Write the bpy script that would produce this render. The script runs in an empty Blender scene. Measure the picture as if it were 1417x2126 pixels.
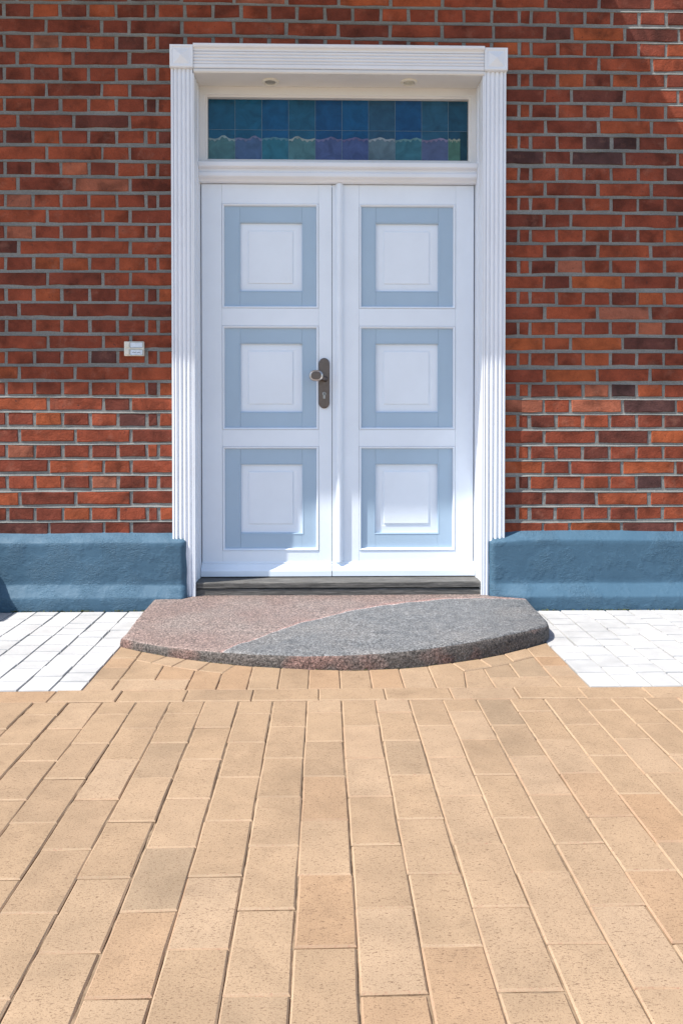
import bpy, bmesh, math, random
from mathutils import Vector, noise
R = math.radians
random.seed(7)
scene = bpy.context.scene
C = scene.collection

# ------------------------------------------------------------------ camera
cam_d = bpy.data.cameras.new('camera')
cam = bpy.data.objects.new('camera', cam_d)
C.objects.link(cam)
cam.location = (0, 0, .8386)
cam.rotation_euler = (R(89.0), 0, R(-1.3))
cam_d.sensor_width = 36
cam_d.lens = 27.87
cam_d.shift_y = -.0782
cam_d.clip_start = .05
cam_d.clip_end = 500
scene.camera = cam

# ------------------------------------------------------------------ sky, sun, exposure
SUN = Vector((-2.5, -1.0, 3.95)).normalized()          # towards the sun
world = bpy.data.worlds.new('World')
scene.world = world
world.use_nodes = True
wn = world.node_tree.nodes
sky = wn.new('ShaderNodeTexSky')
sky.sky_type = 'NISHITA'
sky.sun_disc = False
sky.sun_elevation = math.asin(SUN.z)
sky.sun_rotation = math.atan2(SUN.x, SUN.y)
bg = wn['Background']
bg.inputs['Strength'].default_value = .15
world.node_tree.links.new(sky.outputs[0], bg.inputs['Color'])
sun_d = bpy.data.lights.new('sun', 'SUN')
sun_d.energy = 5.0
sun_d.angle = R(.5)
sun_d.color = (1, .955, .89)
sun = bpy.data.objects.new('sun', sun_d)
C.objects.link(sun)
sun.rotation_euler = SUN.to_track_quat('Z', 'Y').to_euler()
sun.location = SUN * 20
vs = scene.view_settings
vs.view_transform = 'Standard'
vs.look = 'None'
vs.exposure = .60
vs.gamma = 1
vs.use_curve_mapping = False

# ------------------------------------------------------------------ helpers
def lerp(a, b, t): return a + (b - a) * t
def pw(x, pts):
    if x <= pts[0][0]: return pts[0][1]
    for (a, b), (c, d) in zip(pts, pts[1:]):
        if x <= c: return lerp(b, d, (x - a) / (c - a))
    return pts[-1][1]

class MB:
    """collects vertices and faces, builds one mesh object"""
    def __init__(s): s.v = []; s.f = []
    def add(s, v, f, off=(0, 0, 0)):
        n = len(s.v)
        s.v += [(a[0] + off[0], a[1] + off[1], a[2] + off[2]) for a in v]
        s.f += [tuple(i + n for i in q) for q in f]
    def box(s, x0, x1, y0, y1, z0, z1):
        s.add([(x0,y0,z0),(x1,y0,z0),(x1,y1,z0),(x0,y1,z0),(x0,y0,z1),(x1,y0,z1),(x1,y1,z1),(x0,y1,z1)],
              [(0,3,2,1),(4,5,6,7),(0,1,5,4),(1,2,6,5),(2,3,7,6),(3,0,4,7)])
    def extrude(s, prof, axis, a0, a1, caps=True, flip=False):
        """prof: closed 2D polygon; axis 'x' -> prof is (y,z); axis 'z' -> prof is (x,y)"""
        n = len(prof)
        mk = (lambda p, t: (t, p[0], p[1])) if axis == 'x' else (lambda p, t: (p[0], p[1], t))
        v = [mk(p, a0) for p in prof] + [mk(p, a1) for p in prof]
        f = [(i, (i+1) % n, (i+1) % n + n, i + n) for i in range(n)]
        if caps: f += [tuple(range(n-1, -1, -1)), tuple(range(n, 2*n))]
        s.add(v, f)
    def rings(s, x0, x1, z0, z1, prof, fill=False):
        """picture frame: prof is a list of (inset, y)"""
        n = len(s.v)
        for t, y in prof:
            s.v += [(x0+t, y, z0+t), (x1-t, y, z0+t), (x1-t, y, z1-t), (x0+t, y, z1-t)]
        for k in range(len(prof)-1):
            for i in range(4):
                j = (i+1) % 4
                s.f.append((n+4*k+i, n+4*k+j, n+4*k+4+j, n+4*k+4+i))
        if fill:
            k = len(prof)-1
            s.f.append(tuple(n+4*k+i for i in range(4)))
    def lathe(s, c, ax, prof, seg=24):
        """prof: (radius, distance along ax) around point c"""
        ax = Vector(ax).normalized(); c = Vector(c)
        u = ax.orthogonal().normalized(); w = ax.cross(u)
        n = len(s.v)
        for r, h in prof:
            for i in range(seg):
                a = 2*math.pi*i/seg
                s.v.append(tuple(c + ax*h + (u*math.cos(a) + w*math.sin(a))*r))
        for k in range(len(prof)-1):
            for i in range(seg):
                j = (i+1) % seg
                s.f.append((n+k*seg+i, n+k*seg+j, n+(k+1)*seg+j, n+(k+1)*seg+i))
        s.f.append(tuple(n+i for i in range(seg-1, -1, -1)))
        s.f.append(tuple(n+(len(prof)-1)*seg+i for i in range(seg)))
    def mesh(s, name, m, smooth=False, normals=True):
        me = bpy.data.meshes.new(name)
        me.from_pydata(s.v, [], s.f)
        if normals:
            b = bmesh.new(); b.from_mesh(me)
            bmesh.ops.recalc_face_normals(b, faces=b.faces)
            b.to_mesh(me); b.free()
        me.materials.append(m)
        if smooth:
            me.polygons.foreach_set('use_smooth', [True]*len(me.polygons))
        return me
    def build(s, name, m, parent=None, smooth=False, bevel=0, segs=2, normals=True):
        o = bpy.data.objects.new(name, s.mesh(name, m, smooth, normals))
        C.objects.link(o)
        if parent: o.parent = parent
        if bevel:
            md = o.modifiers.new('bevel', 'BEVEL')
            md.width = bevel; md.segments = segs; md.limit_method = 'ANGLE'; md.angle_limit = R(35)
        return o

def place(name, me, loc, parent, rot=(0,0,0), tone=None):
    o = bpy.data.objects.new(name, me)
    C.objects.link(o)
    o.location = loc; o.rotation_euler = rot
    if parent: o.parent = parent
    if tone is not None: o.color = (tone, 0, 0, 1)
    return o
def thing(name, label, cat, group=None):
    o = bpy.data.objects.new(name, None); C.objects.link(o)
    o.empty_display_size = .1
    return tag(o, label, cat, group)
def tag(o, label, cat, group=None):
    o['label'] = label; o['category'] = cat
    if group: o['group'] = group
    return o

def offset_poly(p, d):
    """move every edge of a convex counter-clockwise polygon inwards by d"""
    n = len(p); out = []
    for i in range(n):
        a, b, c = Vector(p[i-1]), Vector(p[i]), Vector(p[(i+1) % n])
        e1 = (b-a).normalized(); e2 = (c-b).normalized()
        n1 = Vector((-e1.y, e1.x)); n2 = Vector((-e2.y, e2.x))
        m = n1 + n2
        m = m / max(.3, m.dot(n1))
        out.append(tuple(b + m*d))
    return out
def subdiv_poly(p, step):
    out = []
    for i in range(len(p)):
        a, b = p[i], p[(i+1) % len(p)]
        L = math.hypot(b[0]-a[0], b[1]-a[1])
        k = max(1, round(L/step))
        out += [(lerp(a[0], b[0], j/k), lerp(a[1], b[1], j/k)) for j in range(k)]
    return out
def piece(poly, depth, ch, chd, jit, rnd, face_jit=.0004, step=.075):
    """a brick or paver: poly in (u,v), w up out of the face at 0; returns verts (u,v,w), faces"""
    p = subdiv_poly(poly, step)
    p = [(u + rnd.uniform(-jit, jit), v + rnd.uniform(-jit, jit)) for u, v in p]
    q = offset_poly(p, ch)
    n = len(p)
    v = [(a, b, -depth) for a, b in p] + [(a, b, -chd + rnd.uniform(-.0005, .0005)) for a, b in p] \
        + [(a + rnd.uniform(-jit, jit)*.4, b + rnd.uniform(-jit, jit)*.4, rnd.uniform(-face_jit, face_jit)) for a, b in q]
    f = []
    for k in (0, 1):
        for i in range(n):
            j = (i+1) % n
            f.append((k*n+i, k*n+j, k*n+n+j, k*n+n+i))
    f.append(tuple(2*n+i for i in range(n)))
    return v, f
def to_wall(v): return [(a, -c, b) for a, b, c in v]        # piece standing in the wall, facing -Y

# ------------------------------------------------------------------ materials
def mat(name):
    m = bpy.data.materials.new(name); m.use_nodes = True
    nt = m.node_tree
    return m, nt, nt.nodes['Principled BSDF']
def N(nt, kind, **kw):
    n = nt.nodes.new('ShaderNode' + kind)
    for k, v in kw.items():
        if k.startswith('i_'):
            n.inputs[k[2:].replace('_', ' ')].default_value = v
        else: setattr(n, k, v)
    return n
def L(nt, a, b): nt.links.new(a, b)
def ramp(nt, fac, stops, interp='LINEAR'):
    r = N(nt, 'ValToRGB'); r.color_ramp.interpolation = interp
    e = r.color_ramp.elements
    while len(e) < len(stops): e.new(.5)
    for el, (p, c) in zip(e, stops):
        el.position = p; el.color = (*c, 1) if len(c) == 3 else c
    L(nt, fac, r.inputs[0]); return r.outputs[0]
def g(v): return (v, v, v)
def coords(nt, per_object=True, scale=(1,1,1)):
    tc = N(nt, 'TexCoord')
    out = tc.outputs['Object']
    if per_object:
        oi = N(nt, 'ObjectInfo')
        mu = N(nt, 'VectorMath', operation='MULTIPLY_ADD')
        L(nt, oi.outputs['Random'], mu.inputs[0])
        mu.inputs[1].default_value = (37, 53, 71)
        L(nt, out, mu.inputs[2]); out = mu.outputs[0]
    if scale != (1,1,1):
        mp = N(nt, 'VectorMath', operation='MULTIPLY'); mp.inputs[1].default_value = scale
        L(nt, out, mp.inputs[0]); out = mp.outputs[0]
    return out
def nz(nt, vec, scale, detail=4, rough=.55, dist=0):
    n = N(nt, 'TexNoise'); n.inputs['Scale'].default_value = scale
    n.inputs['Detail'].default_value = detail; n.inputs['Roughness'].default_value = rough
    n.inputs['Distortion'].default_value = dist
    L(nt, vec, n.inputs['Vector']); return n.outputs['Fac']
def mix(nt, fac, a, b, blend='MIX'):
    m = N(nt, 'MixRGB', blend_type=blend)
    for s, v in ((0, fac), (1, a), (2, b)):
        if hasattr(v, 'links'): L(nt, v, m.inputs[s])
        elif isinstance(v, tuple): m.inputs[s].default_value = (*v, 1)
        else: m.inputs[s].default_value = v
    return m.outputs[0]
def bump(nt, bsdf, hts):
    """hts: list of (height socket, distance, strength)"""
    prev = None
    for h, d, s in hts:
        b = N(nt, 'Bump'); b.inputs['Distance'].default_value = d; b.inputs['Strength'].default_value = s
        L(nt, h, b.inputs['Height'])
        if prev: L(nt, prev, b.inputs['Normal'])
        prev = b.outputs[0]
    L(nt, prev, bsdf.inputs['Normal'])
def tone_socket(nt, island):
    if island:
        ge = N(nt, 'NewGeometry'); mr = N(nt, 'MapRange'); mr.inputs['To Min'].default_value = .16; mr.inputs['To Max'].default_value = .86
        L(nt, ge.outputs['Random Per Island'], mr.inputs['Value']); return mr.outputs['Result']
    oi = N(nt, 'ObjectInfo'); sp = N(nt, 'SeparateColor'); L(nt, oi.outputs['Color'], sp.inputs[0])
    return sp.outputs[0]

def brick_material(island):
    m, nt, b = mat('red_brick' + ('_field' if island else ''))
    t = tone_socket(nt, island); v = coords(nt, not island)
    base = ramp(nt, t, [(0, (.064,.034,.034)), (.07, (.095,.036,.030)), (.25, (.145,.036,.022)), (.5, (.205,.046,.024)),
                        (.75, (.26,.059,.027)), (.9, (.335,.083,.029)), (1, (.28,.10,.064))])
    big = ramp(nt, nz(nt, v, 9, 3, .6, .4), [(.30, g(.48)), (.5, g(.95)), (.70, g(1.3))])
    c = mix(nt, 1, base, big, 'MULTIPLY')
    pale = ramp(nt, nz(nt, v, 14, 5, .7, .1), [(.56, g(0)), (.78, g(.32))])
    c = mix(nt, pale, c, (.36,.17,.12))
    dark = ramp(nt, nz(nt, v, 70, 3, .6), [(.24, g(.75)), (.36, g(0))])
    c = mix(nt, dark, c, (.055,.025,.022))
    fine = ramp(nt, nz(nt, v, 260, 3, .7), [(.3, g(.78)), (.7, g(1.18))])
    c = mix(nt, 1, c, fine, 'MULTIPLY')
    L(nt, c, b.inputs['Base Color'])
    b.inputs['Roughness'].default_value = .86
    b.inputs['Specular IOR Level'].default_value = .25
    bump(nt, b, [(nz(nt, v, 38, 5, .65, .6), .006, .6), (nz(nt, v, 240, 3, .7), .0016, .7)])
    return m
M_BRICK = brick_material(False); M_BRICK_F = brick_material(True)

def mortar_material():
    m, nt, b = mat('mortar'); v = coords(nt, False)
    c = ramp(nt, nz(nt, v, 5, 4, .6), [(.3, (.165,.170,.163)), (.7, (.25,.252,.24))])
    c = mix(nt, 1, c, ramp(nt, nz(nt, v, 170, 4, .7), [(.3, g(.75)), (.7, g(1.2))]), 'MULTIPLY')
    L(nt, c, b.inputs['Base Color']); b.inputs['Roughness'].default_value = .95
    b.inputs['Specular IOR Level'].default_value = .1
    bump(nt, b, [(nz(nt, v, 60, 4, .6), .003, .5), (nz(nt, v, 420, 3, .7), .001, .6)])
    return m
M_MORTAR = mortar_material()

def paver_material(name, stops, speck, speck_amt, island, streak=True):
    m, nt, b = mat(name)
    t = tone_socket(nt, island); v = coords(nt, not island)
    c = ramp(nt, t, stops)
    c = mix(nt, 1, c, ramp(nt, nz(nt, v, 14, 4, .6, .3), [(.3, g(.90)), (.7, g(1.07))]), 'MULTIPLY')
    vs_ = N(nt, 'VectorMath', operation='MULTIPLY'); vs_.inputs[1].default_value = (1, 2.6, 1); L(nt, v, vs_.inputs[0])
    ge = N(nt, 'NewGeometry')
    c = mix(nt, 1, c, ramp(nt, nz(nt, ge.outputs['Position'], 3.2, 5, .62, .5), [(.30, g(.86)), (.5, g(1)), (.72, g(1.06))]), 'MULTIPLY')
    stain = ramp(nt, nz(nt, ge.outputs['Position'], 11, 5, .7, .8), [(.60, g(0)), (.74, g(.28))])
    c = mix(nt, stain, c, speck)
    sp = ramp(nt, nz(nt, vs_.outputs[0], 150, 3, .62), [(.33, g(speck_amt)), (.415, g(0))])
    c = mix(nt, sp, c, speck)
    sp2 = ramp(nt, nz(nt, v, 420, 2, .6), [(.33, g(.55)), (.44, g(0))])
    c = mix(nt, sp2, c, speck)
    L(nt, c, b.inputs['Base Color']); b.inputs['Roughness'].default_value = .88
    b.inputs['Specular IOR Level'].default_value = .2
    bump(nt, b, [(nz(nt, v, 28, 3, .5), .002, .25), (nz(nt, vs_.outputs[0], 150, 3, .65), .0012, .6), (nz(nt, v, 520, 2, .7), .0006, .5)])
    return m
TAN = [(0, (.285,.208,.136)), (.12, (.308,.215,.136)), (.35, (.328,.228,.142)), (.6, (.340,.238,.150)), (.85, (.355,.253,.165)), (1, (.328,.213,.126))]
M_TAN = paver_material('tan_paver', TAN, (.13,.078,.048), .85, False)
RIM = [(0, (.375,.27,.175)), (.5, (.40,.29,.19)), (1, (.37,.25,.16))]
M_RIM = paver_material('tan_paver_arris', RIM, (.30,.16,.11), .7, False)  # paler chamfers: edge wear plus sunlit highlight lines put into the colour
M_TAN_F = paver_material('tan_paver_field', TAN, (.17,.10,.06), .8, True)
WHT = [(0, (.41,.41,.406)), (1, (.475,.472,.465))]
M_WHT = paver_material('white_paver', WHT, (.38,.39,.40), .6, False)
M_WHT_F = paver_material('white_paver_field', WHT, (.38,.39,.40), .6, True)

def rough_material(name, c0, c1, scale, rough=.95, bmp=.002):
    m, nt, b = mat(name); v = coords(nt, False)
    c = ramp(nt, nz(nt, v, scale, 5, .65), [(.3, c0), (.7, c1)])
    L(nt, c, b.inputs['Base Color']); b.inputs['Roughness'].default_value = rough
    b.inputs['Specular IOR Level'].default_value = .2
    bump(nt, b, [(nz(nt, v, scale*3, 4, .65), bmp, .6)])
    return m
M_SAND = rough_material('joint_sand', (.13,.09,.058), (.30,.22,.145), 45)
M_GRIT = rough_material('joint_grit', (.035,.035,.03), (.12,.115,.10), 60)
M_GROUND = rough_material('ground_gravel', (.26,.21,.15), (.36,.30,.22), 8)
M_TILE = rough_material('roof_tile', (.22,.06,.04), (.32,.10,.06), 6)
M_SOIL = rough_material('soil', (.03,.02,.014), (.07,.05,.035), 40)
M_ZINC = rough_material('zinc', (.30,.31,.32), (.38,.39,.40), 10, .4, .0003)

def paint(name, col, rough=.38, grain=(30, 30, 2.5), dirt=.06):
    m, nt, b = mat(name); v = coords(nt, True)
    v2 = N(nt, 'VectorMath', operation='MULTIPLY'); v2.inputs[1].default_value = grain; L(nt, v, v2.inputs[0])
    d = ramp(nt, nz(nt, v, 4, 4, .6), [(.3, g(1-dirt)), (.65, g(1.0))])
    c = mix(nt, 1, col, d, 'MULTIPLY')
    L(nt, c, b.inputs['Base Color'])
    rr = ramp(nt, nz(nt, v, 18, 3, .6), [(.3, g(rough-.08)), (.7, g(rough+.12))]); L(nt, rr, b.inputs['Roughness'])
    bump(nt, b, [(nz(nt, v2.outputs[0], 9, 4, .6), .0010, .18), (nz(nt, v, 90, 3, .6), .0006, .15)])
    return m
M_WHITE = paint('white_paint', (.80,.84,.90))
M_LEAF = paint('cool_white_paint', (.80,.87,.955))
M_LEAF_H = paint('cool_white_paint_horizontal', (.80,.87,.955), grain=(2.5, 30, 30))
M_HEAD = paint('white_paint_shade_tone', (.73,.725,.71), grain=(2.5, 30, 30))  # same white as the surround, with the soffit's duller shade tone painted in
M_WHITE_H = paint('white_paint_horizontal', (.79,.815,.86), grain=(2.5, 30, 30))
M_GREY = paint('blue_grey_paint', (.385,.515,.645))
M_PANEL = paint('white_panel_paint', (.80,.87,.955), grain=(30, 30, 3))

def plinth_material():
    m, nt, b = mat('blue_plinth_paint'); v = coords(nt, False)
    c = ramp(nt, nz(nt, v, 3.5, 5, .6, .4), [(.3, (.047,.104,.158)), (.7, (.066,.136,.200))])
    c = mix(nt, ramp(nt, nz(nt, v, 40, 4, .6), [(.60, g(0)), (.75, g(.35))]), c, (.11,.20,.28))
    L(nt, c, b.inputs['Base Color']); b.inputs['Roughness'].default_value = .6
    b.inputs['Specular IOR Level'].default_value = .3
    v2 = N(nt, 'VectorMath', operation='MULTIPLY'); v2.inputs[1].default_value = (1, 1, 2.2); L(nt, v, v2.inputs[0])
    patchy = ramp(nt, nz(nt, v, 7, 3, .6), [(.42, g(.15)), (.60, g(1))])
    rel = mix(nt, 1, nz(nt, v2.outputs[0], 75, 4, .62, 1.0), patchy, 'MULTIPLY')
    bump(nt, b, [(nz(nt, v2.outputs[0], 16, 3, .55, .5), .004, .18), (rel, .009, .8), (nz(nt, v, 260, 3, .6), .0010, .3)])
    return m
M_PLINTH = plinth_material()

def granite(name, side):
    m, nt, b = mat(name); v = coords(nt, False)
    sx = N(nt, 'SeparateXYZ'); L(nt, v, sx.inputs[0])
    def M(op, a, b_=None, c_=None):
        n = N(nt, 'Math', operation=op)
        for i, q in enumerate((a, b_, c_)):
            if q is None: continue
            if hasattr(q, 'links'): L(nt, q, n.inputs[i])
            else: n.inputs[i].default_value = q
        return n.outputs[0]
    # grey vein field below the line y = 3.128 + .93x - .80x^2
    wob = M('MULTIPLY', M('SUBTRACT', nz(nt, v, 7, 3, .5), .5), .10)
    x = sx.outputs[0]
    curve = M('ADD', M('ADD', M('MULTIPLY', x, .95), 3.125), M('MULTIPLY', M('MULTIPLY', x, x), -.72))
    d = M('ADD', M('SUBTRACT', curve, sx.outputs[1]), wob)         # >0 inside the grey half
    right = M('GREATER_THAN', d, 0.0)
    rim = ramp(nt, M('ADD', M('MULTIPLY', d, 4.0), .5), [(.36, g(0)), (.45, g(.75)), (.495, g(.6)), (.50, g(0))])
    s1 = nz(nt, v, 125, 3, .75); s2 = nz(nt, v, 330, 2, .7); s3 = nz(nt, v, 22, 3, .6)
    sp = ramp(nt, s1, [(.37, g(.32)), (.46, g(.88)), (.54, g(1.1)), (.63, g(1.8))])
    sp2 = ramp(nt, s2, [(.34, g(.55)), (.5, g(1)), (.66, g(1.5))])
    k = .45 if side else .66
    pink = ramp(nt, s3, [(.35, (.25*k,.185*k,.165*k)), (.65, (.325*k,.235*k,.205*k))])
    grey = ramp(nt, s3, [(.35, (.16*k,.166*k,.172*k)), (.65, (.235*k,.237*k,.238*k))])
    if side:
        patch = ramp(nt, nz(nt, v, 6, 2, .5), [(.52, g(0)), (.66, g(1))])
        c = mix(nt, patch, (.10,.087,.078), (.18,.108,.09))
    else:
        c = mix(nt, right, pink, grey)
        c = mix(nt, rim, c, (.29,.17,.15))
        seam = ramp(nt, M('ADD', M('MULTIPLY', d, 22.0), .5), [(.36, g(0)), (.50, g(.75)), (.66, g(0))])
        c = mix(nt, seam, c, (.42,.38,.36))
        wear = ramp(nt, nz(nt, v, 3.2, 3, .55), [(.45, g(0)), (.75, g(.5))])
        c = mix(nt, wear, c, (.235,.215,.195))
    c = mix(nt, 1, c, sp, 'MULTIPLY'); c = mix(nt, 1, c, sp2, 'MULTIPLY')
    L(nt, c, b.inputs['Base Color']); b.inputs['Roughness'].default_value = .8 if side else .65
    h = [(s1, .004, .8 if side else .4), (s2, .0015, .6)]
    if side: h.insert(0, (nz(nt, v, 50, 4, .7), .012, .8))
    bump(nt, b, h)
    return m
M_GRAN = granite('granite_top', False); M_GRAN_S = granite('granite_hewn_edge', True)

def wood_material():
    m, nt, b = mat('weathered_wood'); v = coords(nt, True, (1.5, 30, 30))
    c = ramp(nt, nz(nt, v, 5, 5, .7, 1.2), [(.34, (.032,.031,.029)), (.54, (.115,.110,.102)), (.74, (.24,.225,.20))])
    L(nt, c, b.inputs['Base Color']); b.inputs['Roughness'].default_value = .85
    bump(nt, b, [(nz(nt, v, 6, 5, .7, 1.2), .004, .7)])
    return m
M_WOOD = wood_material()
def plain(name, col, rough=.5, metal=0, spec=.5):
    m, nt, b = mat(name); v = coords(nt, False)
    c = mix(nt, 1, col, ramp(nt, nz(nt, v, 60, 4, .6), [(.3, g(.88)), (.7, g(1.08))]), 'MULTIPLY')
    L(nt, c, b.inputs['Base Color']); b.inputs['Roughness'].default_value = rough
    b.inputs['Metallic'].default_value = metal; b.inputs['Specular IOR Level'].default_value = spec
    return m
M_BRONZE = plain('dark_bronze', (.15,.125,.115), .38, .8)
M_WORN_GLINT = plain('worn_bronze_glint', (.62,.60,.58), .28, 1)  # knob rim: wear plus a bright highlight put into the metal colour
M_STEEL = plain('dull_steel', (.36,.37,.38), .35, .9)
M_HOLE = plain('keyhole_black', (.006,.006,.006), .8)
M_CREAM = plain('cream_plastic', (.72,.70,.62), .4)
M_LABEL = plain('name_card', (.62,.70,.80), .3)
M_INK = plain('ink', (.08,.09,.12), .7)
M_CAME = plain('lead_came', (.12,.19,.24), .5, .3)
M_BULB = plain('lamp_glass', (.55,.54,.44), .15)
M_LAMP_OFF = plain('lamp_glass_dull', (.30,.30,.27), .2)
M_DARK = plain('gap_dark', (.02,.02,.02), .9)
M_GREEN = rough_material('moss', (.05,.075,.02), (.16,.17,.06), 50)
_glass = {}
def glass(col, rough=.06):
    if col in _glass: return _glass[col]
    m, nt, b = mat('stained_glass'); v = coords(nt, True)
    c = mix(nt, 1, col, ramp(nt, nz(nt, v, 16, 4, .6, .8), [(.3, g(.72)), (.7, g(1.25))]), 'MULTIPLY')
    L(nt, c, b.inputs['Base Color']); b.inputs['Roughness'].default_value = rough
    b.inputs['IOR'].default_value = 1.5; b.inputs['Specular IOR Level'].default_value = .25
    bump(nt, b, [(nz(nt, v, 22, 2, .5), .002, .12)])
    _glass[col] = m; return m

# ------------------------------------------------------------------ ground
gm = MB(); gm.add([(-80,-80,-.05),(80,-80,-.05),(80,80,-.05),(-80,80,-.05)], [(0,1,2,3)])
ground = gm.build('ground', M_GROUND); ground['kind'] = 'structure'

WX0, WX1 = -2.7, 2.9          # extent of the facade
YB = 3.54                     # front plane of the bricks
# front outline of the granite step on the ground
ARC = [(-.748,2.922),(-.64,2.845),(-.53,2.785),(-.42,2.735),(-.315,2.700),(-.2,2.665),(-.08,2.640),(.046,2.628),(.18,2.632),(.30,2.650),
       (.43,2.692),(.5534,2.746),(.66,2.806),(.74,2.862),(.80,2.905),(.845,2.945)]
F = lambda x: pw(x, ARC)

# ------------------------------------------------------------------ tan paving
EDGE_L, EDGE_R = -.745, .832
Y_BORD0, Y_BORD1 = 2.345, 2.444
sheet = MB(); sheet.add([(WX0,-2.6,-.013),(WX1,-2.6,-.013),(WX1,Y_BORD1,-.013),(WX0,Y_BORD1,-.013)], [(0,1,2,3)])
bx, by = int((1.45+1.35)/.012), int((3.0-.9)/.012)                     # uneven sand filling in the joints
base_n = len(sheet.v)
for i in range(bx+1):
    for j in range(by+1):
        x = -1.35 + i*.012; y = .9 + j*.012
        zz = -.0050 + noise.noise((x*26, y*26, 3.1))*.0030 + noise.noise((x*5, y*5, 8.1))*.0022
        if y > Y_BORD1 and not (EDGE_L < x < EDGE_R): zz = -.0125
        sheet.v.append((x, y, max(zz, -.0122)))
for i in range(bx):
    for j in range(by):
        if .9 + j*.012 > Y_BORD1 and not (EDGE_L - .012 < -1.35 + i*.012 < EDGE_R): continue
        q_ = base_n + i*(by+1) + j
        sheet.f.append((q_, q_+by+1, q_+by+2, q_+1))
pav = sheet.build('brick_pavement', M_SAND); pav['kind'] = 'structure'
rp = random.Random(11)
PW, PL = .1005, .2005
def std_paver(w, l, gap=.0035):
    a = (w-gap)/2; b = (l-gap)/2
    return [(-a,-b),(a,-b),(a,b),(-a,b)]
def variants(w, l, n, m, name, gap=.0022, ch=.0030, jit=.0009):
    out = []
    for k in range(n):
        v, f = piece(std_paver(w, l, gap), .04, ch, .0034, jit, rp, .0003, .105)
        mb = MB(); mb.add(v, f); out.append(mb)
    return out
full = variants(PW, PL, 10, M_TAN, 'paver'); half = variants(PW, .099, 6, M_TAN, 'paver'); bord = variants(.2007, .098, 8, M_TAN, 'paver')
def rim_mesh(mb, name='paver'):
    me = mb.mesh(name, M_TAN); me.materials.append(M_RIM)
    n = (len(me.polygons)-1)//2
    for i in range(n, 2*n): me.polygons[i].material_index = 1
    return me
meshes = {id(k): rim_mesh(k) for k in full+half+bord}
field = MB()
def in_view(x, y, m=.10):
    return y > 1.0 and abs(x - (.02 + .015*y)) < .452*y*.96 + m
def tone():
    r = rp.random()
    if r < .07: return rp.uniform(0, .1)
    if r < .16: return rp.uniform(.92, 1)
    return rp.uniform(.12, .88)
def put_paver(mb, x, y, rot=0):
    rx, ry = rp.gauss(0, .0035), rp.gauss(0, .0045); dz = rp.gauss(0, .0007)
    if in_view(x, y):
        place('paver', meshes[id(mb)], (x, y, dz), pav, (rx, ry, rot + rp.gauss(0, .002)), tone())
    else:
        field.add(mb.v, mb.f, (x, y, dz))
k0 = math.floor((WX0 - .0525)/PW)
k = k0
while .0525 + PW*k < WX1:
    xc = .0525 + PW*(k - .5)
    y = Y_BORD0 - .0015
    short = (k % 2 == 0)
    if short:
        put_paver(rp.choice(half), xc, y - .0495); y -= .099
    while y > -2.5:
        put_paver(rp.choice(full), xc + rp.gauss(0, .0007), y - PL/2 + rp.gauss(0, .0008)); y -= PL
    k += 1
x = -.0141 - .2007*14
while x < WX1:
    put_paver(rp.choice(bord), x + .10035, (Y_BORD0 + Y_BORD1)/2)
    x += .2007
field.build('paver', M_TAN_F, pav)['kind'] = 'stuff'

def cut_paver(poly, name='paver', m=M_TAN, parent=None, gap=.0012, t=None, step=.105):
    cx = sum(p[0] for p in poly)/len(poly); cy = sum(p[1] for p in poly)/len(poly)
    q = offset_poly([(a-cx, b-cy) for a, b in poly], gap)
    v, f = piece(q, .035, .003, .0034, .0006, rp, .0003, step)
    mb = MB(); mb.add(v, f)
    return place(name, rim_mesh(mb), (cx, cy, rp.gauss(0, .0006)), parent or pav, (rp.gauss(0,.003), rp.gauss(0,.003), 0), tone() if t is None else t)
def rect(x0, x1, y0, y1): return [(x0,y0),(x1,y0),(x1,y1),(x0,y1)]
GP = .004
G = lambda x: F(x) - .102
y0 = Y_BORD1
# outer columns beside the white paving
for a, b, cuts in ((EDGE_L, -.652, (2.545, 2.665, 2.775)), (.738, EDGE_R, (2.545, 2.655, 2.76))):
    ys = [y0, *cuts]
    for p, q in zip(ys, ys[1:]): cut_paver(rect(a, b, p, q))
    cut_paver([(a, ys[-1]), (b, ys[-1]), (b, F(b)-GP), (a, F(a)-GP)])
# left wedge
cut_paver(rect(-.652, -.4255, y0, y0+.097))
for a, b in ((-.652, -.54), (-.54, -.4255)):
    cut_paver([(a, y0+.097), (b, y0+.097), (b, G(b)), (a, G(a))])
for a, b in ((-.4255, -.332),):
    cut_paver([(a, y0), (b, y0), (b, G(b)), (a, G(a))])
tops = [-.652, -.553, -.476, -.389, -.301]; bots = [-.652, -.592, -.512, -.418, -.332]
for i in range(4):
    a, b, c, d = bots[i], bots[i+1], tops[i+1], tops[i]
    cut_paver([(a, G(a)+.001), (b, G(b)+.001), (c, F(c)-GP), (d, F(d)-GP)])
# middle columns run straight up to the step
xs = [-.332, -.237, -.142, -.047, .053, .152, .252, .352, .445]
for i, (a, b) in enumerate(zip(xs, xs[1:])):
    if i == 0: cut_paver([(a, y0), (b, y0), (b, F(b)-GP), (-.301, F(-.301)-GP), (a, G(a))])
    elif i == 7: cut_paver([(a, y0), (b, y0), (b+.02, G(b)), (b-.005, F(b)-GP), (a, F(a)-GP)])
    else: cut_paver([(a, y0), (b, y0), (b, F(b)-GP), (a, F(a)-GP)], t=.97 if i in (3, 5) else None)
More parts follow.
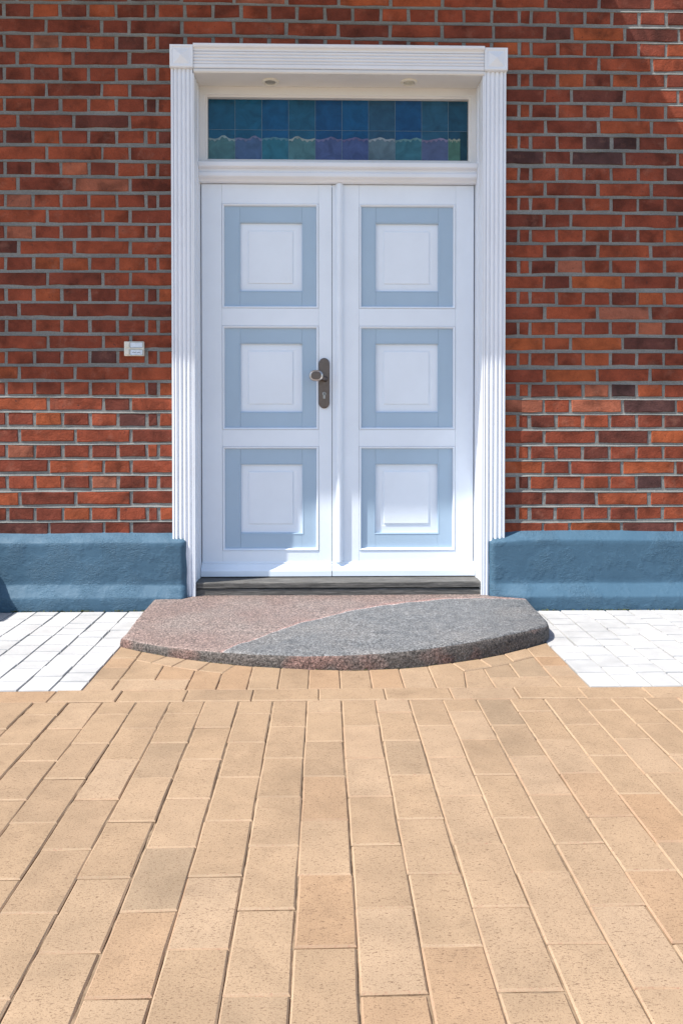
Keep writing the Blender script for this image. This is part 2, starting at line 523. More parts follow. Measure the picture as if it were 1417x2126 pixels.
# right wedge
cut_paver([(.445, y0), (.535, y0), (.535, G(.535)), (.465, G(.465))])
cut_paver(rect(.535, .738, y0, y0+.097))
cut_paver([(.535, y0+.097), (.632, y0+.097), (.632, G(.632)), (.535, G(.535))], t=.05)
cut_paver([(.632, y0+.097), (.738, y0+.097), (.738, G(.738)), (.632, G(.632))])
tops = [.44, .542, .64, .738]; bots = [.465, .565, .652, .738]
for i in range(3):
    a, b, c, d = bots[i], bots[i+1], tops[i+1], tops[i]
    cut_paver([(a, G(a)+.001), (b, G(b)+.001), (c, F(c)-GP), (d, F(d)-GP)])

# ------------------------------------------------------------------ white paving
sheet = MB()
for a, b in ((WX0, EDGE_L), (EDGE_R, WX1)):
    sheet.add([(a,Y_BORD1,-.0085),(b,Y_BORD1,-.0085),(b,3.56,-.0085),(a,3.56,-.0085)], [(0,1,2,3)])
wpav = sheet.build('white_pavement', M_GRIT); wpav['kind'] = 'structure'
rwp = random.Random(31)
WL = (.085, .110, .135)
wlib = {l: variants(.0985, l, 6, M_WHT, 'paver', .0052, .0014, .0011) for l in WL}
wm = {id(k): k.mesh('paver', M_WHT) for v_ in wlib.values() for k in v_}
wfield = MB()
for side in (-1, 1):
    k = 0
    while True:
        xc = (EDGE_L - .0985*(k+.5)) if side < 0 else (EDGE_R + .0985*(k+.5))
        if xc < WX0 or xc > WX1: break
        y = Y_BORD1 + .001; yend = (3.452 if side < 0 else 3.430) - .010
        near = (-1.62 < xc < 1.75)
        while y < yend - .03:
            l = rwp.choice(WL)
            dz = rwp.gauss(0, .0006)
            if yend - y < l + .05:                                   # last stone cut to the wall
                l = yend - y
                mb = variants(.0985, l, 1, M_WHT, 'paver', .0052, .0014, .0011)[0]
                me = mb.mesh('paver', M_WHT)
            else:
                mb = rwp.choice(wlib[l]); me = wm[id(mb)]
            yy = y + l/2
            if near: place('paver', me, (xc + rwp.gauss(0,.0008), yy, dz), wpav, (rwp.gauss(0,.004), rwp.gauss(0,.004), rwp.gauss(0,.003)), rwp.random())
            else: wfield.add(mb.v, mb.f, (xc, yy, dz))
            y += l
        k += 1
wfield.build('paver', M_WHT_F, wpav)['kind'] = 'stuff'

# ------------------------------------------------------------------ facade wall: mortar, bricks, plinth
wall = thing('brick_wall', 'red brick house wall with grey mortar joints above blue painted plinth', 'wall')
OX0, OX1, OZ = -.61, .752, 2.42           # opening for the door surround
XE = .80                                  # right end of the low eave; the wall goes up higher beyond it
def in_wall(x, z):
    if OX0 < x < OX1 and z < OZ: return False
    return z < (4.15 if x > XE else 3.02)
rb = random.Random(5)
PITCH, BH, J = .0692, .0545, .0145
def course_z(x, n):
    t = min(1, max(0, (x+.6)/1.3))
    return 1.1775 + PITCH*n - .007*t - .0060*noise.noise((x*1.1, n*.7, 0)) - .0016*noise.noise((x*4.3, n*1.9, 3))
mm = MB(); st = .0145
nx = int((WX1-WX0)/st); nzv = int((4.16-.20)/st)
idx = {}
def mv(i, j):
    if (i, j) not in idx:
        x = WX0 + i*st; z = .20 + j*st
        d = noise.noise((x*9, z*14, 1.3))*.0006 + noise.noise((x*45, z*45, 4.2))*.0006
        idx[(i, j)] = len(mm.v); mm.v.append((x, YB + .0034 + d, z))
    return idx[(i, j)]
for i in range(nx):
    for j in range(nzv):
        if in_wall(WX0 + (i+.5)*st, .20 + (j+.5)*st):
            mm.f.append((mv(i,j), mv(i+1,j), mv(i+1,j+1), mv(i,j+1)))
# bed joints pointed on a slant: set back under the upper brick, coming forward onto the lower one
for n in range(-13, 42):
    for xa, xb in ((WX0, OX0), (OX0, OX1), (OX1, WX1)):
        if course_z(0, n) < .29 or (xa == OX0 and course_z(0, n) < OZ): continue
        k = int((xb-xa)/.012); prev = None
        for i in range(k+1):
            x = xa + (xb-xa)*i/k
            if course_z(x, n) > 2.99 and x < XE + .1: prev = None; continue
            zt = course_z(x, n+1) - BH/2; zb = course_z(x, n) + BH/2
            w1 = noise.noise((x*17, n*3.7, 1))*.0010 + noise.noise((x*60, n*3.7, 2))*.0007
            w2 = noise.noise((x*23, n*5.1, 6))*.0011 + noise.noise((x*75, n*2.2, 7))*.0008
            h = zt - zb
            pf = [(.0046, zt+.002), (.0042, zb+h*.58), (.0030+w1*.4, zb+h*.36), (.0002+w1*.6, zb+.0022+w2), (-.0006+w1*.6, zb+.0004+w2), (.0040, zb-.0022)]
            cur = len(mm.v); mm.v += [(x, YB + a, z) for a, z in pf]
            if prev is not None:
                for q in range(5): mm.f.append((prev+q+1, cur+q+1, cur+q, prev+q))
            prev = cur
mm.build('mortar', M_MORTAR, wall, normals=False)
mm = MB()                                 # body of the wall behind the facing bricks
mm.box(WX0, OX0, YB+.03, 3.86, -.04, 3.02); mm.box(OX1, WX1, YB+.03, 3.86, -.04, 4.15); mm.box(OX0, OX1, YB+.03, 3.86, OZ, 3.02)
mm.build('wall_core', M_MORTAR, wall)


def course_cells(kind, x0, x1):
    """vertical joint positions from the measured joints on both sides of the door"""
    H = .1222; S = .2445
    if kind == 'H':
        l = [-.7324, -.7834] + [-.9107 - H*i for i in range(16)]
        r = [.8708, .9242] + [1.0432 + .1218*i for i in range(17)]
    elif kind == 'A':
        l = [-.8540 - S*i for i in range(9)]; r = [.990 + .239*i for i in range(9)]
    else:
        l = [-.8537, -.9746] + [-1.2158 - S*i for i in range(8)]; r = [.9864, 1.107] + [1.3448 + .242*i for i in range(8)]
    return sorted(l), sorted(r)
cells = []
n0, n1 = -13, 43
for n in range(n0, n1):
    zc = 1.1775 + PITCH*n
    kind = ['B', 'H', 'A', 'H'][n % 4]
    l, r = course_cells(kind, 0, 0)
    over = zc > OZ + .02
    if over:
        step = {'H': .1222, 'A': .2445, 'B': .2445}[kind]
        start = l[-1]; m = max(1, round((r[0]-start)/step))
        js = l + [start + (r[0]-start)*i/m for i in range(1, m)] + r
        spans = list(zip(js, js[1:]))
    else:
        spans = list(zip(l, l[1:])) + [(l[-1], OX0 + J/2)] + [(OX1 - J/2, r[0])] + list(zip(r, r[1:]))
    for a, b in spans:
        if a < WX0 or b > WX1: continue
        xc = (a+b)/2
        if zc > 2.99 and xc < XE + .12: continue
        if zc < .30: continue
        cells.append((a + J/2, b - J/2, course_z(xc, n), n, kind))
def seen(c):
    x0, x1, z = c[0], c[1], c[2]
    a, b = max(x0, -1.44), min(x1, 1.64)
    if z < 2.38:
        if b > -.667 and a < 0: b = min(b, -.667)
        if a < .806 and b > 0: a = max(a, .806)
    zz = min(z + BH/2, 2.71) - max(z - BH/2, .318 if z < 2.4 else 2.0)
    return max(0, b-a)*max(0, zz)
cells.sort(key=lambda c: -seen(c))
lib = {}
def lib_mesh(w, h):
    key = (round(w/.004), round(h/.004))
    if key not in lib: lib[key] = []
    if len(lib[key]) < 9:
        a, b = w/2, h/2
        v, f = piece([(-a,-b),(a,-b),(a,b),(-a,b)], .034, .0030, .0026, .0021, rb, .0011, .05)
        mb = MB(); mb.add(to_wall(v), f)
        lib[key].append((mb, mb.mesh('brick', M_BRICK)))
        return lib[key][-1]
    return rb.choice(lib[key])
def brick_tone(x, z):
    r = rb.random()
    if x > .9 and 1.95 < z < 2.25 and x < 1.35 and r < .30: return rb.uniform(0, .06)
    if z < .40 and r < .5: return rb.uniform(.1, .25)
    if r < .012: return rb.uniform(.02, .10)
    if r < .15: return rb.uniform(.15, .34)
    if r < .86: return rb.uniform(.32, .76)
    if r < .965: return rb.uniform(.76, .90)
    return rb.uniform(.95, 1)
rest = MB(); cnt = 0
for c in cells:
    w = c[1] - c[0]; xc = (c[0]+c[1])/2
    mb, me = lib_mesh(w, BH)
    y = YB + rb.gauss(0, .0007)
    if cnt < 300 and seen(c) > 0:
        place('brick', me, (xc, y, c[2] + rb.gauss(0, .0007)), wall, (rb.gauss(0, .008), rb.gauss(0, .005), rb.gauss(0, .003)), brick_tone(xc, c[2])); cnt += 1
    else:
        rest.add(mb.v, mb.f, (xc, y, c[2] + rb.gauss(0, .0007)))
rest.build('brick', M_BRICK_F, wall)['kind'] = 'stuff'

def plinth(x0, x1, end, ylo, top):
    """x0..x1, rounded end on the door side ('l' = end at x1, 'r' = end at x0)"""
    yu = 3.486
    prof = [(3.565,top),(3.547,top-.0005),(3.543,top-.002),(yu+.006,top-.034),(yu+.002,top-.038),(yu,top-.044)]
    prof += [(yu, lerp(top-.044, .110, i/11)) for i in range(1, 12)]
    prof += [(yu-.0015,.105),(yu-.005,.1005),(ylo+.005,.0615),(ylo+.0015,.057),(ylo,.051)]
    prof += [(ylo, lerp(.05, -.03, i/5)) for i in range(1, 6)]
    xs = []; x = x0
    while x < x1 + 1e-6: xs.append(x); x += .012
    if xs[-1] < x1 - .001: xs.append(x1)
    mb = MB(); np_ = len(prof); r = .028
    # extra columns for the rounded end
    endx = x1 if end == 'l' else x0
    cols = []
    for x in xs:
        d = abs(endx - x)
        if d > r: cols.append((x, 0))
    extra = []
    for i in range(9):
        a = math.pi/2*i/8
        extra.append((endx - (r - r*math.sin(a))*(1 if end == 'l' else -1), r*(1-math.cos(a))))
    extra.append((endx, .06)); extra.append((endx, .09))
    cols = cols + extra if end == 'l' else extra[::-1] + cols
    for x, back in cols:
        for i, (y, z) in enumerate(prof):
            d = noise.noise((x*3, z*5, 7.1))*.0020 + noise.noise((x*22, z*38, 2.7))*.0010 + noise.noise((x*60, z*60, 5.5))*.0006
            dz = noise.noise((x*2.3, 9.4, i*.05))*.006 if i < 8 else noise.noise((x*3.1, 3.3, i*.1))*.004
            near = max(0, 1 - abs(endx-x)/.14) if end == 'r' else 0
            mb.v.append((x + (noise.noise((y*9, z*12, 1))*.003 if back > .001 else 0), min(y + back, 3.57) + d + max(0, yu - y)*near*(i > 16), z + dz - near*.012*(i < 9)))
    for c in range(len(cols)-1):
        for i in range(np_-1):
            a = c*np_ + i
            mb.f.append((a, a+1, a+np_+1, a+np_))
    o = mb.build('plinth', M_PLINTH, wall, smooth=True)
    return o
plinth(WX0, -.603, 'l', 3.452, .331)
plinth(.737, WX1, 'r', 3.430, .335)

# ------------------------------------------------------------------ low eave above the picture (its shadow lies on the wall)
roof = thing('house_roof', 'red tiled roof with low eave overhanging the brick wall', 'roof')
E = .52; EZ = .955 + 3.95*E
mb = MB(); mb.box(WX0, XE, YB-E+.025, YB+.35, EZ+.02, EZ+.04); mb.build('soffit', M_WHITE_H, roof)
mb = MB(); mb.box(WX0, XE, YB-E, YB-E+.024, EZ, EZ+.16); mb.build('fascia', M_WHITE_H, roof)
mb = MB(); mb.box(XE-.022, XE, YB-E+.026, YB+.0, EZ+.042, EZ+.16); mb.build('end_board', M_WHITE_H, roof)
mb = MB(); mb.add([(WX0,YB-E-.03,EZ+.17),(XE,YB-E-.03,EZ+.17),(XE,YB+2.6,EZ+2.6),(WX0,YB+2.6,EZ+2.6),
                   (WX0,YB-E-.03,EZ+.21),(XE,YB-E-.03,EZ+.21),(XE,YB+2.6,EZ+2.64),(WX0,YB+2.6,EZ+2.64)],
                  [(0,3,2,1),(4,5,6,7),(0,1,5,4),(1,2,6,5),(2,3,7,6),(3,0,4,7)]); mb.build('roof_slope', M_TILE, roof)
mb = MB(); mb.box(XE, WX1, YB-.14, YB+2.6, 4.16, 4.28); mb.build('roof_slope', M_TILE, roof)

# ------------------------------------------------------------------ door surround
YP = 3.505
sur = thing('door_surround', 'white painted wooden door surround with reeded pilasters and square corner blocks', 'door frame')
def reeds(n, a, b, y, depth, samples=7):
    """points along a reeded face from a to b"""
    out = []; p = (b-a)/n
    for i in range(n):
        for s in range(samples):
            t = s/(samples-1)
            out.append((a + p*i + p*t*.96 + p*.02, y + depth*(1 - math.sin(math.pi*lerp(.02,.98,t))**.7)))
    return out
def pilaster(x0, x1, inner_left):
    face = [(x0, YP+.002)] + [(x0+.008, YP+.001)] + reeds(4, x0+.010, x1-.010, YP, .010) + [(x1-.008, YP+.001), (x1, YP+.002)]
    prof = face + [(x1, YB-.0035), (x0, YB-.0035)]
    mb = MB(); mb.extrude(prof, 'z', .035, 2.366)
    mb.build('pilaster', M_WHITE, sur)
pilaster(-.6655, -.571, False); pilaster(.7075, .8055, True)
def jamb(x, s):
    # lining of the reveal with two shallow grooves; s = +1 lining faces +x
    ys = [(0,3.506),(0,3.535),(-.004,3.537),(-.004,3.541),(0,3.543),(0,3.60),(-.004,3.602),(-.004,3.606),(.003,3.609),(.003,3.72)]
    prof = [(x + s*d, y) for d, y in ys] + [(x - s*.035, 3.72), (x - s*.035, 3.545), (x - s*.005, 3.545), (x - s*.0045, 3.506)]
    mb = MB(); mb.extrude(prof, 'z', .04, 2.3465); mb.build('jamb', M_WHITE, sur)
jamb(-.5655, 1); jamb(.7020, -1)
for x0, z0 in ((-.668, 2.3665), (.7075, 2.3665)):
    w = .1015; hh = .0985
    mb = MB(); mb.rings(x0, x0+w, z0, z0+hh, [(0,3.5365),(0,3.493),(.002,3.490),(.010,3.490),(.0125,3.4935),(.0145,3.4935)])
    cb = mb.build('corner_block', M_WHITE, sur)
    mb = MB(); x1 = x0+.0145; z1 = z0+.0145; a, b = w-.029, hh-.029
    mb.add([(x1,3.4935,z1),(x1+a,3.4935,z1),(x1+a,3.4935,z1+b),(x1,3.4935,z1+b),(x1+a/2,3.480,z1+b/2)], [(0,1,4),(1,2,4),(2,3,4),(3,0,4)])
    mb.build('pyramid_boss', M_WHITE, cb)
lx0, lx1 = -.5655, .7065
rz = reeds(4, 2.3845, 2.4415, 3.499, .008)
prof = [(YB-.0035, 2.4685), (3.486, 2.4685), (3.484, 2.466), (3.484, 2.457), (3.487, 2.4545), (3.497, 2.4535), (3.500, 2.450), (3.500, 2.4425)]
prof += [(y, z) for z, y in reversed(rz)]
prof += [(3.499, 2.3835), (3.499, 2.371), (3.502, 2.3675), (3.511, 2.367), (YB-.0035, 2.367)]
mb = MB(); mb.extrude(prof, 'x', lx0, lx1); mb.build('lintel', M_WHITE_H, sur)
mb = MB(); mb.extrude([(3.512,2.3665),(3.503,2.3655),(3.4985,2.361),(3.4985,2.352),(3.503,2.3475),(3.70,2.3475),(3.70,2.3665)], 'x', lx0-.0002, lx1-.0006)
mb.build('head_lining', M_HEAD, sur)
tb = [(3.70,1.9965),(3.609,1.9965),(3.606,1.994),(3.606,1.977),(3.610,1.973),(3.624,1.968),(3.626,1.956),(3.616,1.951),(3.613,1.948),
      (3.613,1.934),(3.617,1.930),(3.632,1.924),(3.640,1.916),(3.650,1.914),(3.70,1.914)]
mb = MB(); mb.extrude(tb, 'x', -.5617, .6982); mb.build('transom_bar', M_WHITE_H, sur)

# ------------------------------------------------------------------ transom window
tw = thing('transom_window', 'leaded stained glass transom window in blue and violet above the double door', 'window')
mb = MB()
def bead(x0, x1, z0, z1):
    pass
wx0, wx1, wz0, wz1 = -.5620, .6985, 1.997, 2.347
gx0, gx1, gz0, gz1 = -.527, .666, 2.021, 2.302
mb = MB()
q = [(wx0,wx1,wz0,wz1,3.642),(gx0-.010,gx1+.010,gz0-.010,gz1+.010,3.642),(gx0-.006,gx1+.006,gz0-.006,gz1+.006,3.647),(gx0,gx1,gz0,gz1,3.652),(gx0,gx1,gz0,gz1,3.690)]
for a, b, c, d, y in q: mb.v += [(a,y,c),(b,y,c),(b,y,d),(a,y,d)]
for k in range(len(q)-1):
    for i in range(4): mb.f.append((4*k+i, 4*k+(i+1)%4, 4*k+4+(i+1)%4, 4*k+4+i))
mb.build('frame', M_HEAD, tw)
gy = 3.676
ncol = 10
cxs = [gx0 + .1225*i for i in range(ncol)] + [gx1]
zmid = 2.163; zw = 2.128
up = [(.009,.078,.150),(.009,.082,.160),(.007,.070,.170),(.012,.078,.145),(.008,.060,.160),(.007,.068,.172),(.020,.070,.128),(.008,.060,.160),(.018,.078,.138),(.012,.060,.105)]  # upper panes: blue sky reflection put into the glass colour
lo = [(.060,.150,.165),(.055,.105,.205),(.022,.125,.180),(.060,.150,.170),(.054,.082,.190),(.050,.078,.190),(.090,.145,.180),(.034,.128,.170),(.070,.096,.185),(.068,.160,.120)]
cap = [(.19,.27,.29),(.13,.16,.27),(.070,.18,.24),(.24,.29,.29),(.11,.12,.23),(.115,.115,.24),(.22,.27,.31),(.10,.21,.23),(.155,.145,.24),(.22,.26,.21)]
came = MB()
rw = random.Random(3)
def poly_pane(pts, y, col, parent, t=.004):
    n = len(pts); v = [(x, y, z) for x, z in pts] + [(x, y+t, z) for x, z in pts]
    f = [tuple(range(n)), tuple(range(2*n-1, n-1, -1))] + [(i, (i+1)%n, (i+1)%n+n, i+n) for i in range(n)]
    m_ = MB(); m_.add(v, f); o = m_.build('pane', glass(col), parent); return o
for i in range(ncol):
    a, b = cxs[i]+.0008, cxs[i+1]-.0008
    p = poly_pane([(a,zmid+.0008),(b,zmid+.0008),(b,gz1+.004),(a,gz1+.004)], gy, up[i], tw)
    p.rotation_euler = (rw.gauss(0,.004), 0, rw.gauss(0,.004))
    p.rotation_euler = (0, 0, 0)
    nb = 26; wv = []
    ph = rw.uniform(0, 6); hx = rw.uniform(.2,.8)
    for s in range(nb+1):
        t = s/nb
        z = zw - .003 + .003*math.sin(ph + t*10) + .010/(1 + ((t-hx)/.13)**4)
        wv.append((lerp(a,b,t), z))
    b2 = b if i < 9 else lerp(a, b, .62)
    wl = wv if i < 9 else [(lerp(a,b2,s/nb), zw + .003*math.sin(s*.6)) for s in range(nb+1)]
    poly_pane(wl + [(wl[-1][0], zmid-.0008), (a, zmid-.0008)], gy, up[i], tw)
    th = [ .010 + .004*math.sin(s*1.3+i) for s in range(nb+1)]
    poly_pane([(x, z-th[s]) for s, (x, z) in enumerate(wl)] + [(x, z-.0006) for x, z in reversed(wl)], gy-.0005, cap[i], tw)
    poly_pane([(a,gz0-.004),(b2,gz0-.004)] + [(x, z-th[s]-.0006) for s, (x, z) in reversed(list(enumerate(wl)))], gy, lo[i], tw)
    if i == 9: poly_pane([(b2+.001,gz0-.004),(b,gz0-.004),(b,zmid-.0008),(b2+.001,zmid-.0008)], gy, (.008,.045,.065), tw)
    if i: came.box(cxs[i]-.0009, cxs[i]+.0009, gy-.0015, gy+.006, gz0-.003, gz1+.003)
for i in range(ncol):
    came.box(cxs[i]+.0012, cxs[i+1]-.0012, gy-.0012, gy+.006, zmid-.0007, zmid+.0007)
came.build('lead_came', M_CAME, tw)
mb = MB(); mb.box(gx0-.02, gx1+.02, 3.72, 3.74, gz0-.02, gz1+.02); mb.build('dark_backing', M_DARK, tw)  # dark backing added behind the panes to block light from the rear

# ------------------------------------------------------------------ double door
YD = 3.665
ROWS = [(1.8126,1.3557,1.738,1.426,1.701,1.4615), (1.2527,.7962,1.182,.8674,1.147,.904), (.6964,.2361,.623,.3056,.589,.348)]
def leaf(label, x0, x1, gx, wx, rx, bar):
    t = thing('door_leaf', label, 'door', 'leaves of the double door')
    zt, zb = 1.9115, .125
    mo = .0115                               # width of the white moulding round each field
    ox0, ox1 = gx[0]-mo, gx[1]+mo
    for a, b in ((x0, ox0-.0003), (ox1+.0003, x1)):
        mb = MB(); mb.box(a, b, YD, YD+.045, zb, zt); mb.build('stile', M_LEAF, t, bevel=.0015)
    zz = [zt] + [v for r in ROWS for v in (r[0]+mo, r[1]-mo)] + [zb]
    for k in range(0, 8, 2):
        mb = MB(); mb.box(ox0, ox1, YD+.0004, YD+.045, zz[k+1], zz[k]); mb.build('rail', M_LEAF_H, t, bevel=.0012)
    for r in ROWS:
        gz1_, gz0_, wz1_, wz0_, rz1_, rz0_ = r
        mb = MB(); mb.rings(ox0+.0006, ox1-.0006, gz0_-mo+.0006, gz1_+mo-.0006, [(0,YD+.004),(.0004,YD-.001),(.003,YD-.003),(.007,YD-.001),(.0105,YD+.008),(.0109,YD+.020)])
        mb.build('moulding', M_LEAF, t)
        yg = YD + .011
        for a, b in ((gx[0], wx[0]), (wx[1], gx[1])):
            mb = MB(); mb.box(a, b, yg, yg+.02, gz0_, gz1_); mb.build('panel_board', M_GREY, t, bevel=.0008)
        for a, b in ((gz0_, wz0_), (wz1_, gz1_)):
            mb = MB(); mb.box(wx[0]+.0004, wx[1]-.0004, yg+.0004, yg+.02, a, b); mb.build('panel_board', M_GREY, t, bevel=.0008)
        mb = MB(); mb.rings(wx[0]-.007, wx[1]+.007, wz0_-.007, wz1_+.007, [(0,yg+.002),(.0012,yg-.0012),(.004,yg-.0005),(.0065,yg+.004),(.0078,yg+.013)])
        mb.build('bead', M_GREY, t)
        mb = MB(); mb.rings(wx[0], wx[1], wz0_, wz1_, [(0,yg+.012),(.012,yg+.0115),(.030,yg+.0105),(.0345,yg+.0115)], True)
        pn = mb.build('panel', M_PANEL, t)
        mb = MB(); mb.rings(rx[0], rx[1], rz0_, rz1_, [(0,yg+.013),(0,yg+.0072),(.0012,yg+.0062)], True)
        mb.build('raised_field', M_PANEL, pn)
    prof = [(YD+.03,.172),(YD-.004,.172),(YD-.006,.168),(YD-.004,.165),(YD-.010,.160),(YD-.022,.146),(YD-.030,.139),(YD-.032,.136),(YD-.032,.112),(YD+.03,.112)]
    mb = MB(); mb.extrude(prof, 'x', bar[0], bar[1]); mb.build('weather_bar', M_LEAF_H, t)
    return t
LL = leaf('left white door leaf with blue grey panel borders and a dark bronze knob', -.5585, .0388, (-.4535,-.0335), (-.3830,-.0980), (-.3445,-.1420), (-.5605,.0372))
RL = leaf('right white door leaf with blue grey panel borders and the central cover strip', .0412, .6945, (.1765,.5985), (.2415,.5315), (.2815,.4890), (.0402,.6965))
prof = [(.0575, YD-.0005), (.0575, YD-.011), (.0582, YD-.012), (.0625, YD-.0122), (.0635, YD-.0150)]
for i in range(11):
    a = math.pi*i/10
    prof.append((.0735 - .0095*math.cos(a), YD - .0155 - .0065*math.sin(a)))
prof += [(.0835, YD-.0150), (.0845, YD-.0122), (.0888, YD-.012), (.0895, YD-.011), (.0895, YD-.0005)]
mb = MB(); mb.extrude(prof, 'z', .1735, 1.9135); mb.build('cover_strip', M_LEAF, RL)

mb = MB(); mb.box(-.562, .6985, YD+.047, YD+.055, .108, 1.913); mb.build('light_block_board', M_DARK, sur)  # dark board added behind the leaves to stop light leaking through the gaps
# handle plate, knob and lock on the left leaf
px, pz0, pz1, pr = .0035, .883, 1.1155, .0245
def stadium(r, z0, z1, seg=14):
    out = []
    for i in range(seg+1):
        a = math.pi*i/seg; out.append((px + r*math.cos(a), z1 - pr + r*math.sin(a)))
    for i in range(seg+1):
        a = math.pi + math.pi*i/seg; out.append((px + r*math.cos(a), z0 + pr + r*math.sin(a)))
    return out
mb = MB(); loops = [(pr, YD-.0005), (pr, YD-.007), (pr-.0018, YD-.0095), (pr-.0045, YD-.0105)]
n = 30
for r, y in loops: mb.v += [(x, y, z) for x, z in stadium(r, pz0, pz1)]
for k in range(3):
    for i in range(n): mb.f.append((k*n+i, k*n+(i+1)%n, (k+1)*n+(i+1)%n, (k+1)*n+i))
mb.f.append(tuple(range(3*n, 4*n)))
plate = mb.build('handle_plate', M_BRONZE, LL)
mb = MB()
kc = Vector((-.0330, 3.606, 1.0315))
def oval(cy, rx_, rz_, seg=28, cx_=0.0, flat=1):
    out = []
    for i in range(seg):
        a = 2*math.pi*i/seg
        c, s = math.cos(a), math.sin(a)
        e = .85
        out.append((kc.x + cx_ + rx_*math.copysign(abs(c)**e, c), cy, kc.z + rz_*math.copysign(abs(s)**e, s)))
    return out
# neck from the plate to the knob
path = [(Vector((.008, YD-.010, 1.018)), .0135), (Vector((.006, YD-.020, 1.019)), .011), (Vector((-.002, YD-.034, 1.022)), .0105), (Vector((-.014, YD-.046, 1.027)), .012), (Vector((-.022, YD-.052, 1.030)), .014)]
sg = 16
for p, r in path:
    for i in range(sg):
        a = 2*math.pi*i/sg
        mb.v.append((p.x + r*math.cos(a), p.y, p.z + r*math.sin(a)))
for k in range(len(path)-1):
    for i in range(sg): mb.f.append((k*sg+i, k*sg+(i+1)%sg, (k+1)*sg+(i+1)%sg, (k+1)*sg+i))
n0_ = len(mb.v); ov = [(3.621,.012,.010),(3.617,.024,.019),(3.610,.0305,.0245),(3.603,.0315,.0255),(3.599,.0300,.0242),(3.5935,.0235,.0180),(3.5930,.0215,.016)]
for y, a, b in ov: mb.v += oval(y, a, b)
for k in range(len(ov)-1):
    for i in range(28): mb.f.append((n0_+k*28+i, n0_+k*28+(i+1)%28, n0_+(k+1)*28+(i+1)%28, n0_+(k+1)*28+i))
mb.f.append(tuple(n0_+i for i in range(27,-1,-1))); mb.f.append(tuple(n0_+(len(ov)-1)*28+i for i in range(28)))
kn = mb.build('knob', M_BRONZE, plate); kn.data.materials.append(M_WORN_GLINT)
for p in kn.data.polygons:
    ks = [(v_ - n0_)//28 for v_ in p.vertices]
    if min(ks) == 4 and max(ks) == 5: p.material_index = 1
mb = MB(); mb.lathe((px, YD-.0105, .951), (0,-1,0), [(.0085,0),(.0085,.002),(.0075,.003)], 20); mb.box(px-.005, px+.005, YD-.0128, YD-.0105, .928, .9435)
cyl = mb.build('lock_cylinder', M_STEEL, plate)
mb = MB(); mb.box(px-.0012, px+.0030, YD-.0140, YD-.0132, .944, .956); mb.build('keyhole', M_HOLE, plate)

# ------------------------------------------------------------------ threshold
th = thing('door_threshold', 'dark weathered wooden threshold of two planks under the double door', 'threshold')
def plank(z0f, z1f, y0, y1, seed):
    mb = MB(); n = 60; cols = []
    for i in range(n+1):
        x = lerp(-.5800, .7170, i/n)
        a = noise.noise((x*5, seed, 0))*.0022; b = noise.noise((x*4, seed+5, 0))*.0022
        sag = -.006*max(0, (x-.25)/.47)**2 if seed == 1 else 0
        cols.append([(x, y0, z0f+a+sag*.4), (x, y0, z1f+b+sag-.003), (x, y0+.003, z1f+b+sag), (x, y1, z1f+b-.001), (x, y1, z0f)])
    for c in cols: mb.v += c
    for i in range(n):
        for k in range(5): mb.f.append((i*5+k, i*5+(k+1)%5, (i+1)*5+(k+1)%5, (i+1)*5+k))
    mb.f.append((0,1,2,3,4)); mb.f.append(tuple(n*5+i for i in range(5)))
    return mb.build('plank', M_WOOD, th)
plank(.020, .0785, 3.522, 3.715, 1)
plank(.0835, .1075, 3.5185, 3.715, 2)

# ------------------------------------------------------------------ granite step
def step_top(x, y):
    front = pw(x, [(-.75,.020),(-.4,.036),(0,.047),(.35,.060),(.70,.071),(.80,.070),(.89,.058)])
    t = min(1, max(0, (y-2.66)/.65))
    return lerp(front, .050, t*t*(3-2*t))
# outline, counter-clockwise seen from above, starting at the left front corner
out = [(x + noise.noise((x*8, 1, 1))*.004, y + noise.noise((x*11, 2, 2))*.005) for x, y in subdiv_poly(ARC, .03)[:]]
arc_pts = []
x = ARC[0][0]
while x < ARC[-1][0]:
    arc_pts.append((x, F(x))); x += .018
sm = []
for i, (x, y) in enumerate(arc_pts):
    w = arc_pts[max(0,i-3):i+4]
    sm.append((x, sum(p[1] for p in w)/len(w) if 2 < i < len(arc_pts)-3 else y))
out = [(x, y + noise.noise((x*14, 2, 2))*.0035) for x, y in sm]
out += [(.856,2.968),(.866,3.0),(.872,3.03)]
out += [(.872 + .02*i/12 + noise.noise((i*.7,5,5))*.003, lerp(3.03,3.46,i/12)) for i in range(1,13)]
out += [(.80,3.475),(.745,3.50),(.735,3.535)] + [(lerp(.735,-.600,i/30), 3.535) for i in range(1,31)] + [(-.61,3.50),(-.66,3.475)]
out += [(-.742 + noise.noise((i*.6,8,8))*.003, lerp(3.455,2.96,i/14)) for i in range(15)]
for _ in range(3):
    out = [((out[i-1][0]+2*p[0]+out[(i+1) % len(out)][0])/4, (out[i-1][1]+2*p[1]+out[(i+1) % len(out)][1])/4) if (p[0] > .70 and p[1] < 3.3) else p for i, p in enumerate(out)]
cen = Vector((.06, 3.18))
bmx = MB(); no = len(out)
rin = [(0, -.03, 0), (.0, .30, 0), (.0015, .72, 0), (.006, .90, 0), (.013, .98, 0), (.022, 1.0, 0)]
for inset, hz, _ in rin:
    for i, (x, y) in enumerate(out):
        d = cen - Vector((x, y)); d.normalize()
        q = Vector((x, y)) + d*inset
        tz = step_top(q.x, q.y)
        jit = noise.noise((x*40, y*40, hz*9))*.0022
        bmx.v.append((q.x + d.x*jit, q.y + d.y*jit, (tz*hz if hz > 0 else hz) + noise.noise((x*30, y*30, hz*5))*.0012))
fr = [.85, .6, .35, .12]
